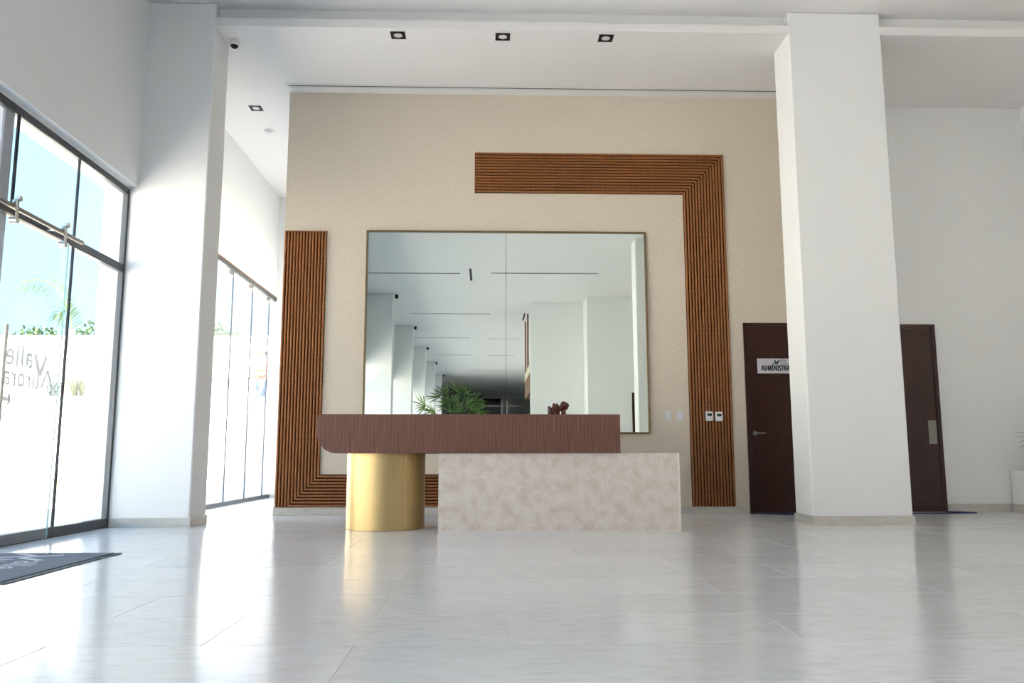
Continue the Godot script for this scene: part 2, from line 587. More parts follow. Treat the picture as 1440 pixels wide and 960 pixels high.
func pillar(lo: Vector3, hi: Vector3, label: String, group := "") -> Node3D:
	var p := thing("pillar", label, "pillar", Vector3((lo.x + hi.x) / 2.0, 0, (lo.z + hi.z) / 2.0), group)
	span(p, "shaft", lo, hi, M.plaster, 0.012)
	var t := 0.014
	var h := 0.094
	var x0 := maxf(lo.x, GX + 0.03)
	span(p, "baseboard", Vector3(x0, 0, hi.z), Vector3(hi.x + t, h, hi.z + t), M.skirting, 0.002)
	span(p, "baseboard", Vector3(x0, 0, lo.z - t), Vector3(hi.x + t, h, lo.z), M.skirting, 0.002)
	span(p, "baseboard", Vector3(hi.x, 0, lo.z), Vector3(hi.x + t, h, hi.z), M.skirting, 0.002)
	if lo.x > GX:
		span(p, "baseboard", Vector3(lo.x - t, 0, lo.z - t), Vector3(lo.x, h, hi.z + t), M.skirting, 0.002)
	return p

func pillars() -> void:
	pillar(Vector3(-4.22, 0, -9.33), Vector3(-3.105, TOP, FZ), "tall square white pillar at left between the entrance glazing and the passage")
	pillar(Vector3(3.48, 0, -9.33), Vector3(4.565, TOP, FZ), "tall square white pillar at right in front of the administration door")
	pillar(Vector3(-4.03, 0, -15.63), Vector3(-3.3, LOW, -15.13), "white pillar at the far end of the passage glazing behind the papered wall")
	pillar(Vector3(3.486, 0, -2.2), Vector3(4.565, TOP, -1.7), "square white pillar right of the camera, seen at the right edge of the mirror")
	pillar(Vector3(-4.22, 0, -2.2), Vector3(-3.0, TOP, -1.7), "white pillar beside the camera at the near end of the entrance glazing")
	for z in [4.58, 11.0, 17.2, 23.4, 30.2]:
		var k: int = [4.58, 11.0, 17.2, 23.4, 30.2].find(z)
		pillar(Vector3(-4.22, 0, z), Vector3([-3.0, -2.96, -2.92, -2.88, -2.86][k], TOP, z + 0.5), "white hall pillar seen in the mirror, %s from its left edge" % ["first", "second", "third", "fourth", "fifth"][k], "hall pillars seen in the mirror")

func glazing() -> void:
	var A: StandardMaterial3D = M.aluminium
	# passage bay
	var w := thing("window_2", "tall frameless glass panes along the passage behind the left pillar", "", Vector3.ZERO, "", "structure")
	var z0 := -15.13
	var z1 := -9.33
	span(w, "head_rail", Vector3(GX - 0.04, 3.58, z0), Vector3(GX + 0.025, 3.645, z1), A, 0.004)
	span(w, "head_cap", Vector3(GX + 0.021, 3.646, z0), Vector3(GX + 0.03, 3.66, z1), M.cladding)
	span(w, "sill_rail", Vector3(GX - 0.04, 0, z0), Vector3(GX + 0.025, 0.06, z1), A, 0.004)
	var zs := [z1, -10.5, -11.56, -12.6, -13.66, -14.72, z0]
	for i in zs.size() - 1:
		span(w, "pane", Vector3(GX - 0.006, 0.06, zs[i + 1] + 0.004), Vector3(GX + 0.006, 3.58, zs[i] - 0.004), M.glass)
		if i > 0:
			span(w, "joint", Vector3(GX - 0.009, 0.06, zs[i] - 0.011), Vector3(GX + 0.009, 3.58, zs[i] + 0.011), M.glass_joint)
			span(w, "patch_fitting", Vector3(GX - 0.016, 3.5, zs[i] + 0.02), Vector3(GX + 0.016, 3.56, zs[i] + 0.2), M.steel_brushed, 0.004)
	# entrance bay
	w = thing("window_1", "dark framed entrance glazing with a transom and sliding rail at left", "", Vector3.ZERO, "", "structure")
	z0 = FZ
	z1 = -2.2
	bay(w, z0, z1, [-7.735, -6.70, -5.67, -4.6, -3.5], true)
	span(w, "post", Vector3(GX - 0.14, 0.1, -6.70), Vector3(GX - 0.03, 3.595, -6.545), M.post_grey, 0.01)
	put(w, "slide_rail", tube_mesh([Vector3(-3.86, 2.742, -7.72), Vector3(-3.86, 2.742, -3.2)], [0.02, 0.02], 14), M.rail_steel)
	for z in [-7.25, -6.2, -5.0, -3.8]:
		put(w, "rail_bracket", tube_mesh([Vector3(GX, 2.742, z), Vector3(-3.86, 2.742, z)], [0.016, 0.016], 10), M.steel)
	# hall bays
	var ends := [[-1.7, 4.58], [5.08, 11.0], [11.5, 17.2], [17.7, 23.4], [23.9, 30.2]]
	for i in ends.size():
		w = thing("window_%d" % (i + 3), "framed hall glazing behind the camera, bay %s" % ["one", "two", "three", "four", "five"][i], "", Vector3.ZERO, "hall glazing bays", "structure")
		var a: float = ends[i][0]
		var b: float = ends[i][1]
		var cuts := []
		for k in range(1, 5): cuts.append(lerpf(a, b, k / 5.0))
		bay(w, a, b, cuts, false)
	# sliding leaves
	var zc := [[-7.52, -6.45], [-6.43, -5.4]]
	for i in 2:
		var d := thing("door_%d" % (3 + i), ["frameless sliding glass door leaf with reversed lettering and steel hangers", "second sliding glass door leaf beyond the left edge of the picture"][i], "", Vector3(-3.885, 0, (zc[i][0] + zc[i][1]) / 2.0), "", "structure")
		span(d, "pane", Vector3(-3.891, 0.02, zc[i][0]), Vector3(-3.879, 2.68, zc[i][1]), M.glass)
		span(d, "edge_seal", Vector3(-3.891, 0.02, zc[i][0] - 0.004), Vector3(-3.879, 2.68, zc[i][0]), M.glass_edge)
		for z in [zc[i][0] + 0.16 + 0.3 * i, zc[i][1] - 0.135]:
			hanger(d, Vector3(-3.86, 0, z) - d.position)
		var hz: float = zc[i][1] - 0.12 if i == 0 else zc[i][0] + 0.15
		put(d, "pull_handle", tube_mesh([Vector3(-3.83, 0.75, hz) - d.position, Vector3(-3.83, 1.77, hz) - d.position], [0.016, 0.016], 12), M.steel)
		for y in [0.95, 1.69]:
			put(d, "handle_stub", tube_mesh([Vector3(-3.88, y, hz) - d.position, Vector3(-3.83, y, hz) - d.position], [0.011, 0.011], 10), M.steel)
		if i == 0: glass_lettering(d)

func bay(w: Node3D, z0: float, z1: float, cuts: Array, doorway: bool) -> void:
	var A: StandardMaterial3D = M.aluminium
	span(w, "head_rail", Vector3(GX - 0.05, 3.575, z0), Vector3(GX + 0.012, 3.642, z1), A, 0.004)
	span(w, "transom", Vector3(GX - 0.05, 2.70, z0), Vector3(GX + 0.012, 2.785, z1), A, 0.004)
	span(w, "side_post", Vector3(GX - 0.05, 0, z0), Vector3(GX + 0.012, 3.575, z0 + 0.035), A, 0.004)
	span(w, "side_post", Vector3(GX - 0.05, 0, z1 - 0.035), Vector3(GX + 0.012, 3.575, z1), A, 0.004)
	span(w, "head_reveal", Vector3(-4.22, 3.642, z0), Vector3(GX + 0.005, 3.668, z1), M.plaster)
	var zs := [z0 + 0.035] + cuts + [z1 - 0.035]
	for i in zs.size() - 1:
		var a: float = zs[i] + 0.012
		var b: float = zs[i + 1] - 0.012
		span(w, "pane", Vector3(GX - 0.006, 2.785, a), Vector3(GX + 0.006, 3.575, b), M.glass)
		if not doorway or i == 0 or i > 2:
			span(w, "pane", Vector3(GX - 0.006, 0.095, a), Vector3(GX + 0.006, 2.70, b), M.glass)
			span(w, "sill_rail", Vector3(GX - 0.05, 0, zs[i]), Vector3(GX + 0.012, 0.095, zs[i + 1]), A, 0.004)
		else:
			span(w, "sill_rail", Vector3(GX - 0.05, 0, zs[i]), Vector3(GX + 0.012, 0.095, zs[i + 1]), A, 0.004)
		if i > 0:
			span(w, "mullion", Vector3(GX - 0.009, 2.785, zs[i] - 0.012), Vector3(GX + 0.009, 3.575, zs[i] + 0.012), M.seal)
			if not doorway or i != 2:
				span(w, "mullion", Vector3(GX - 0.009, 0.095, zs[i] - 0.012), Vector3(GX + 0.009, 2.70, zs[i] + 0.012), M.seal)

func hanger(d: Node3D, at: Vector3) -> void:
	var h := put(d, "hanger", box(Vector3(0.012, 0.2, 0.035), 0.003), M.steel, at + Vector3(0.026, 2.73, 0))
	put(h, "wheel", lathe([Vector2(0, -0.012), Vector2(0.028, -0.012), Vector2(0.028, 0.012), Vector2(0, 0.012)], 20), M.steel, Vector3(-0.018, 0.05, 0), Vector3(0, 0, PI / 2))
	put(h, "cap", lathe([Vector2(0, 0), Vector2(0.024, 0), Vector2(0.024, -0.02), Vector2(0, -0.02)], 18), M.steel, Vector3(0.006, 0.08, 0), Vector3(0, 0, PI / 2))
	put(h, "clamp", lathe([Vector2(0, 0.03), Vector2(0.026, 0.03), Vector2(0.026, -0.03), Vector2(0, -0.03)], 18), M.steel, Vector3(-0.02, -0.1, 0), Vector3(0, 0, PI / 2))

func words(text: String, size: float, depth := 0.002, bold := false) -> TextMesh:
	var t := TextMesh.new()
	t.text = text
	var f := SystemFont.new()
	f.font_names = PackedStringArray(["Droid Sans"])
	if bold: f.font_weight = 700
	t.font = f
	t.font_size = 64
	t.pixel_size = size / 46.0
	t.depth = depth
	t.curve_step = 2.0
	t.horizontal_alignment = HORIZONTAL_ALIGNMENT_LEFT
	t.vertical_alignment = VERTICAL_ALIGNMENT_BOTTOM
	return t

# two strokes of the mark: points in x, y
func stroke(pts: Array, wd: float, depth: float) -> ArrayMesh:
	var st := begin()
	for i in pts.size() - 1:
		var a: Vector2 = pts[i]
		var b: Vector2 = pts[i + 1]
		var n := (b - a).normalized().orthogonal() * wd / 2.0
		var c := [a + n, b + n, b - n, a - n]
		for z in [0.0, depth]:
			quad(st, Vector3(c[0].x, c[0].y, z), Vector3(c[1].x, c[1].y, z), Vector3(c[2].x, c[2].y, z), Vector3(c[3].x, c[3].y, z), Vector3.BACK if z > 0.0 else Vector3.FORWARD)
		for k in 4:
			var p: Vector2 = c[k]
			var q: Vector2 = c[(k + 1) % 4]
			var e := (q - p).normalized()
			quad(st, Vector3(p.x, p.y, 0), Vector3(q.x, q.y, 0), Vector3(q.x, q.y, depth), Vector3(p.x, p.y, depth), Vector3(-e.y, e.x, 0))
	return st.commit()

func glass_lettering(d: Node3D) -> void:
	# reads from outside, so the face looks to -x
	var g := Node3D.new()
	g.name = "lettering"
	d.add_child(g)
	g.position = Vector3(-3.892, 0, -7.16) - d.position
	g.rotation.y = -PI / 2
	g.set_meta("label", "pale grey lettering on the glass, read from outside")
	put(g, "letter_mark", stroke([Vector2(-0.15, 1.60), Vector2(-0.06, 1.42), Vector2(0.03, 1.60)], 0.05, 0.001), M.vinyl)
	put(g, "letter_mark", stroke([Vector2(-0.28, 1.32), Vector2(-0.19, 1.48), Vector2(-0.10, 1.32)], 0.035, 0.001), M.vinyl)
	put(g, "letters", words("alle", 0.17, 0.001, true), M.vinyl, Vector3(0.05, 1.41, 0))
	put(g, "letters", words("urora", 0.15, 0.001, true), M.vinyl, Vector3(-0.07, 1.25, 0))
	put(g, "arrow", stroke([Vector2(0.36, 1.19), Vector2(0.5, 1.19)], 0.035, 0.001), M.vinyl)
	put(g, "arrow", stroke([Vector2(0.39, 1.235), Vector2(0.345, 1.19), Vector2(0.39, 1.145)], 0.03, 0.001), M.vinyl)

func desk() -> void:
	var zf := -8.13
	var d := thing("reception_desk", "reception desk with a dark wood counter on a stone block and a brass drum", "desk", Vector3(0.1, 0, -8.6))
	# counter: the lower left corner is rounded
	var p := PackedVector2Array()
	var x0 := -1.66
	var x1 := 1.312
	var y0 := 0.757
	var y1 := 1.137
	var r := 0.19
	p.append(Vector2(x1, y0)); p.append(Vector2(x1, y1)); p.append(Vector2(x0, y1))
	for i in 13:
		var a := PI + PI / 2.0 * i / 12.0
		p.append(Vector2(x0 + r + r * cos(a), y0 + r + r * sin(a)))
	var counter := put(d, "counter", prism(p, -0.98, 0.0, 0.003), M.laminate, Vector3(0, 0, zf + 0.02) - d.position)
	counter.set_meta("label", "dark brown striped laminate counter with a rounded lower corner")
	var zs := -8.15
	var base := put(d, "stone_base", box(Vector3(2.355, 0.757, 0.85), 0.003), M.travertine, Vector3(0.701, 0.3785, zs - 0.425) - d.position)
	base.set_meta("label", "speckled beige stone base block")
	span(d, "stone_edge", Vector3(1.8785, 0.0, zs - 0.85), Vector3(1.902, 0.757, zs + 0.001), M.stone_edge, 0.003)
	span(d, "plinth_joint", Vector3(-0.474, 0.0, zs), Vector3(1.879, 0.006, zs + 0.006), M.stone_edge)
	var drum := put(d, "brass_drum", lathe([Vector2(0, 0), Vector2(0.396, 0.0), Vector2(0.4, 0.004), Vector2(0.4, 0.757), Vector2(0, 0.757)], 96), M.brass, Vector3(-1.045, 0, -8.64) - d.position)
	drum.set_meta("label", "brushed brass drum under the left end of the counter")
	put(drum, "seam", box(Vector3(0.004, 0.75, 0.003)), M.brass_seam, Vector3(0.4 * sin(0.62), 0.378, 0.4 * cos(0.62)), Vector3(0, 0.62, 0))
	# carved root sculpture
	var s := thing("root_sculpture", "small red-brown carved wood sculpture standing on the counter", "sculpture", Vector3(0.76, y1 + 0.001, -8.95))
	var b := []
	for q in [[-0.07, 0.0, 0.0, -0.075, 0.06, 0.0, 0.036, 0.03], [-0.03, 0.0, 0.0, -0.03, 0.08, 0.0, 0.04, 0.038], [0.0, 0.02, 0.0, 0.0, 0.09, 0.0, 0.03, 0.032], [-0.07, 0.05, 0.01, -0.088, 0.1, 0.01, 0.03, 0.018], [-0.03, 0.08, 0.0, -0.034, 0.135, -0.01, 0.034, 0.016], [-0.01, 0.08, 0.0, -0.004, 0.132, 0.01, 0.03, 0.014],
		[0.0, 0.085, 0.0, 0.05, 0.085, 0.0, 0.022, 0.024], [0.072, 0.0, 0.0, 0.066, 0.08, 0.0, 0.028, 0.026], [0.05, 0.1, 0.0, 0.075, 0.135, 0.0, 0.036, 0.03], [0.07, 0.14, 0.0, 0.1, 0.125, 0.005, 0.03, 0.03], [0.1, 0.09, 0.0, 0.104, 0.12, 0.0, 0.016, 0.026], [0.046, 0.1, 0.01, 0.046, 0.12, 0.02, 0.024, 0.02]]:
		b.append([Vector3(q[0], maxf(q[1] + 0.014, q[6] + 0.003), q[2]), Vector3(q[3], q[4] + 0.014, q[5]), q[6], q[7]])
	put(s, "carving", body(b, 0.005, 0.006), M.root_wood)
	put(s, "foot", box(Vector3(0.18, 0.012, 0.09), 0.004), M.root_wood, Vector3(0, 0.006, 0))

func slat_run(parent: Node3D, a: Vector2, b: Vector2, wide: float, cut_a: float, cut_b: float) -> void:
	# one slat from a to b; the ends are cut on the slant by cut (in units of half the width)
	var t := (b - a).normalized()
	var n := Vector2(-t.y, t.x) * wide / 2.0
	var q := PackedVector2Array([a - n - t * cut_a * wide / 2.0, b - n + t * cut_b * wide / 2.0, b + n - t * cut_b * wide / 2.0, a + n + t * cut_a * wide / 2.0])
	put(parent, "slat", prism(q, 0.006, 0.032, 0.006), M.slat_wood)

func back_wall_things() -> void:
	var pitch := 0.04
	var wd := 0.023
	var p := thing("slat_panel", "lower left L-shaped wood slat panel beside the passage", "wall panel", Vector3(0, 0, BZ))
	var x0 := -2.668
	span(p, "backing", Vector3(x0, 0.1, BZ), Vector3(x0 + 0.555, 3.662, BZ + 0.007), M.slat_back)
	span(p, "backing", Vector3(x0 + 0.555, 0.1, BZ), Vector3(0.4, 0.503, BZ + 0.007), M.slat_back)
	for i in 14:
		var x := x0 + 0.0175 + i * pitch
		if i < 4:
			slat_run(p, Vector2(x, 0.1), Vector2(x, 3.662), wd, 0, 0)
		else:
			var y := 0.1175 + (i - 4) * pitch
			slat_run(p, Vector2(x, y), Vector2(x, 3.662), wd, -1.0, 0)
			slat_run(p, Vector2(x, y), Vector2(0.4, y), wd, 1.0, 0)
	p = thing("slat_panel", "upper right wood slat panel turning down past the mirror to the floor", "wall panel", Vector3(0, 0, BZ))
	x0 = 2.61
	span(p, "backing", Vector3(x0, 0.094, BZ), Vector3(x0 + 0.562, 4.765, BZ + 0.007), M.slat_back)
	span(p, "backing", Vector3(-0.18, 4.203, BZ), Vector3(x0, 4.765, BZ + 0.007), M.slat_back)
	for i in 14:
		var x := x0 + 0.02 + i * 0.0402
		var y := 4.203 + 0.02 + i * 0.0402
		slat_run(p, Vector2(x, 0.094), Vector2(x, y), wd, 0, 1.0)
		slat_run(p, Vector2(-0.18, y), Vector2(x, y), wd, 0, 1.0)
	# mirror
	var m := thing("mirror", "large two-panel wall mirror in a thin bronze frame", "mirror", Vector3(0.25, 2.343, BZ))
	var l := -1.594
	var r := 2.093
	var b := 1.011
	var t := 3.675
	var f := 0.024
	span(m, "frame", Vector3(l, t - f, BZ), Vector3(r, t, BZ + 0.045), M.bronze, 0.003)
	span(m, "frame", Vector3(l, b, BZ), Vector3(r, b + f, BZ + 0.045), M.bronze, 0.003)
	span(m, "frame", Vector3(l, b + f, BZ), Vector3(l + f, t - f, BZ + 0.045), M.bronze, 0.003)
	span(m, "frame", Vector3(r - f, b + f, BZ), Vector3(r, t - f, BZ + 0.045), M.bronze, 0.003)
	span(m, "backing_board", Vector3(l + f, b + f, BZ), Vector3(r - f, t - f, BZ + 0.02), M.slat_back)
	span(m, "mirror_panel", Vector3(l + f, b + f, BZ + 0.02), Vector3(0.2365, t - f, BZ + 0.027), M.mirror_glass)
	span(m, "mirror_panel", Vector3(0.2405, b + f, BZ + 0.02), Vector3(r - f, t - f, BZ + 0.027), M.mirror_glass)
	# switches and thermostats
	for i in 2:
		var s := thing("light_switch", "white two-rocker switch plate %s" % ["closer to the mirror", "closer to the slat panel"][i], "switch", Vector3([2.333, 2.490][i], 1.24, BZ), "switch plates beside the mirror")
		put(s, "plate", box(Vector3(0.08, 0.128, 0.008), 0.002), M.white_plastic, Vector3(0, 0, 0.004))
		for k in 2:
			put(s, "rocker", box(Vector3(0.056, 0.046, 0.006), 0.002), M.white_plastic, Vector3(0, 0.025 - 0.05 * k, 0.01), Vector3(0.06 * (1 - 2 * k), 0, 0))
	for i in 2:
		var s := thing("thermostat", "white wall thermostat on the slat panel, the %s of two" % ["left", "right"][i], "thermostat", Vector3([2.855, 2.98][i], 1.238 - 0.004 * i, BZ + 0.03), "thermostats on the slat panel")
		put(s, "body", box(Vector3(0.09, 0.122, 0.022), 0.004), M.white_plastic, Vector3(0, 0, 0.011))
		put(s, "side_tab", box(Vector3(0.012, 0.09, 0.014), 0.003), M.white_plastic, Vector3(0.049, 0.002, 0.008))
		put(s, "screen", box(Vector3(0.058, 0.036, 0.003), 0.001), M.lcd, Vector3(0.006, 0.018, 0.023))
		put(s, "lower_lip", box(Vector3(0.084, 0.016, 0.006), 0.002), M.white_plastic, Vector3(0, -0.05, 0.024))

func door_leaf(label: String, called: String, x0: float, x1: float, h: float, z: float) -> Node3D:
	var d := thing(called, label, "", Vector3((x0 + x1) / 2.0, 0, z), "", "structure")
	var f := 0.05
	span(d, "jamb", Vector3(x0, 0, z), Vector3(x0 + f, h, z + 0.022), M.door_wood, 0.002)
	span(d, "jamb", Vector3(x1 - f, 0, z), Vector3(x1, h, z + 0.022), M.door_wood, 0.002)
	span(d, "lintel", Vector3(x0 + f, h - f, z), Vector3(x1 - f, h, z + 0.022), M.door_wood, 0.002)
	span(d, "leaf", Vector3(x0 + f, 0.003, z), Vector3(x1 - f, h - f - 0.002, z + 0.01), M.door_wood, 0.001)
	return d

func doors() -> void:
	var d := door_leaf("dark wood administration door partly behind the right pillar", "door_1", 3.352, 4.4, 2.463, BZ)
	var hx := 3.455 - d.position.x
	put(d, "handle_rose", lathe([Vector2(0, 0), Vector2(0.03, 0), Vector2(0.03, 0.012), Vector2(0.026, 0.014), Vector2(0, 0.014)], 24), M.steel_brushed, Vector3(hx, 1.02, 0.01), Vector3(PI / 2, 0, 0))
	put(d, "lever", tube_mesh([Vector3(hx, 1.02, 0.02), Vector3(hx, 1.02, 0.055), Vector3(hx + 0.02, 1.02, 0.062), Vector3(hx + 0.12, 1.02, 0.062)], [0.009, 0.009, 0.01, 0.009], 10), M.steel_brushed)
	d = door_leaf("dark brown wood door with a steel push plate right of the right pillar", "door_2", 5.05, 6.04, 2.49, RZ)
	span(d, "push_plate", Vector3(5.86, 0.886, RZ + 0.01), Vector3(5.968, 1.196, RZ + 0.014), M.steel_brushed, 0.001)
	# sign
	var s := thing("door_sign", "white door sign with a small emblem and bold black lettering", "sign", Vector3(3.52, 1.796, BZ + 0.01))
	put(s, "plate", box(Vector3(0.62, 0.196, 0.006), 0.001), M.sign_plate, Vector3(0.31, 0.098, 0.003))
	for k in 3:
		put(s, "letters", words("ADMINISTRACIÓN", 0.058, 0.001 + 0.0002 * k, true), M.ink_dark, Vector3(0.048 + 0.0022 * k, 0.014, 0.006)).scale = Vector3(0.76, 1.15, 1)
	put(s, "emblem_stroke", stroke([Vector2(0.195, 0.10), Vector2(0.225, 0.143), Vector2(0.252, 0.10)], 0.013, 0.001), M.ink_teal, Vector3(0, 0, 0.006))
	put(s, "emblem_stroke", stroke([Vector2(0.228, 0.172), Vector2(0.258, 0.125), Vector2(0.286, 0.172)], 0.018, 0.001), M.ink_dark, Vector3(0, 0, 0.006))
	put(s, "letters", words("alle", 0.042, 0.001), M.ink_grey, Vector3(0.293, 0.132, 0.006))
	put(s, "letters", words("urora", 0.042, 0.001), M.ink_grey, Vector3(0.262, 0.09, 0.006))

func downlight(at: Vector3, label: String, group := "") -> Node3D:
	var o := thing("downlight", label, "downlight", at, group)
	# square black trim with a round opening and a white lamp set back in it
	var st := begin()
	var h := 0.085
	var r := 0.05
	for i in 32:
		var a0 := TAU * i / 32
		var a1 := TAU * (i + 1) / 32
		var q := []
		for a in [a0, a1]:
			var u := Vector2(cos(a), sin(a))
			q.append([Vector3(u.x * r, -0.004, u.y * r), Vector3(u.x, 0, u.y) * (h / maxf(absf(u.x), absf(u.y))) + Vector3(0, -0.004, 0), Vector3(-u.x, 0, -u.y)])
		quad(st, q[0][0], q[1][0], q[1][1], q[0][1], Vector3.DOWN)
		quad(st, q[0][1], q[1][1], q[1][1] + Vector3(0, 0.004, 0), q[0][1] + Vector3(0, 0.004, 0), -q[0][2])
	put(o, "trim", st.commit(), M.black)
	put(o, "lamp", lathe([Vector2(0.0, -0.012), Vector2(0.03, -0.009), Vector2(0.046, -0.002), Vector2(0.046, -0.001), Vector2(0, -0.001)], 28), M.lens_white)
	return o

func diffuser(called: String, lo: Vector3, hi: Vector3, label: String, group := "", rim := 0.012, dark: StandardMaterial3D = null) -> void:
	var o := thing(called, label, "air diffuser" if called == "slot_diffuser" else "light track", (lo + hi) / 2.0, group)
	var y := lo.y
	span(o, "frame", Vector3(lo.x, y - 0.006, lo.z), Vector3(hi.x, y, lo.z + rim), M.white_plastic)
	span(o, "frame", Vector3(lo.x, y - 0.006, hi.z - rim), Vector3(hi.x, y, hi.z), M.white_plastic)
	span(o, "frame", Vector3(lo.x, y - 0.006, lo.z + rim), Vector3(lo.x + rim, y, hi.z - rim), M.white_plastic)
	span(o, "frame", Vector3(hi.x - rim, y - 0.006, lo.z + rim), Vector3(hi.x, y, hi.z - rim), M.white_plastic)
	span(o, "slot", Vector3(lo.x + rim, y - 0.002, lo.z + rim), Vector3(hi.x - rim, y, hi.z - rim), dark if dark else M.slot_dark)

func ceiling_things() -> void:
	var g := "square black downlights over the reception"
	downlight(Vector3(-1.054, LOW, -9.0), "square black downlight over the desk, leftmost of the row of three", g)
	downlight(Vector3(0.165, LOW, -9.0), "square black downlight over the desk, middle one of the row of three", g)
	downlight(Vector3(1.374, LOW, -9.0), "square black downlight over the desk, rightmost of the row of three", g)
	downlight(Vector3(-3.27, LOW, -11.08), "square black downlight alone over the passage behind the left pillar", g)
	diffuser("slot_diffuser", Vector3(-2.68, LOW, -10.40), Vector3(4.4, LOW, -10.29), "long white slot diffuser in the ceiling along the papered wall", "", 0.04)
	# dome camera
	var c := thing("dome_camera", "small white dome security camera under the ceiling beside the left pillar", "security camera", Vector3(-3.0, LOW, -9.2))
	put(c, "housing", lathe([Vector2(0, 0), Vector2(0.052, 0), Vector2(0.056, -0.03), Vector2(0.05, -0.045), Vector2(0, -0.045)].map(func(v): return Vector2(v.x, -0.045 - v.y if false else v.y)), 28), M.white_plastic)
	var dome := []
	for i in 9:
		var a := PI / 2.0 * i / 8.0
		dome.append(Vector2(0.045 * cos(a), -0.045 - 0.045 * sin(a)))
	put(c, "dome", lathe(dome, 28), M.black)
	put(c, "ring", lathe([Vector2(0.044, -0.043), Vector2(0.053, -0.046), Vector2(0.048, -0.056), Vector2(0.044, -0.05)], 28), M.white_plastic)
	var s := thing("smoke_detector", "round white smoke detector on the passage ceiling", "smoke detector", Vector3(-3.297, LOW, -11.87))
	put(s, "base", lathe([Vector2(0, 0), Vector2(0.07, 0), Vector2(0.07, -0.014), Vector2(0.06, -0.02), Vector2(0, -0.02)], 28), M.white_plastic)
	put(s, "head", lathe([Vector2(0.048, -0.02), Vector2(0.042, -0.045), Vector2(0.02, -0.052), Vector2(0, -0.052)], 28), M.white_plastic)
	# hall ceiling, met in the mirror
	var gl := "slot diffusers of the hall ceiling seen in the mirror"
	for q in [[-3.45, -0.763, 1.62, "nearest row left of the black track"], [0.078, 3.14, 1.55, "nearest row right of the black track"], [-2.73, 0.105, 8.2, "second row, the long one at left"], [-3.2, -0.77, 14.25, "third row at left"], [0.0, 1.38, 14.5, "third row at right"], [-3.1, -0.82, 20.3, "fourth row at left"], [0.0, 1.38, 20.4, "fourth row at right"], [-1.0, 1.38, 27.6, "fifth row in the distance"]]:
		diffuser("slot_diffuser", Vector3(q[0], TOP, q[2] - 0.07), Vector3(q[1], TOP, q[2] + 0.07), "grey slot diffuser in the mirrored hall ceiling, " + q[3], gl, 0.02)
	diffuser("light_track", Vector3(-0.52, TOP, 1.0), Vector3(-0.45, TOP, 2.57), "short black light track in the mirrored ceiling near the mirror joint", "", 0.003, M.black)
	diffuser("light_track", Vector3(1.3, TOP, 8.05), Vector3(1.37, TOP, 9.6), "short black light track in the mirrored ceiling beside the wood posts", "", 0.003, M.black)
	for k in 5:
		var sp := thing("spotlight", "small black ceiling spotlight at the head of the %s mirrored pillar" % ["first", "second", "third", "fourth", "fifth"][k], "spotlight", Vector3([-2.9, -2.86, -2.82, -2.78, -2.76][k], TOP, [4.58, 11.0, 17.2, 23.4, 30.2][k] + 0.1), "spotlights beside the mirrored pillars")
		put(sp, "canopy", lathe([Vector2(0, 0), Vector2(0.045, 0), Vector2(0.045, -0.02), Vector2(0, -0.02)], 20), M.white_plastic)
		put(sp, "head", lathe([Vector2(0, -0.02), Vector2(0.05, -0.022), Vector2(0.05, -0.13), Vector2(0.042, -0.13), Vector2(0.03, -0.1), Vector2(0, -0.1)], 24), M.black)

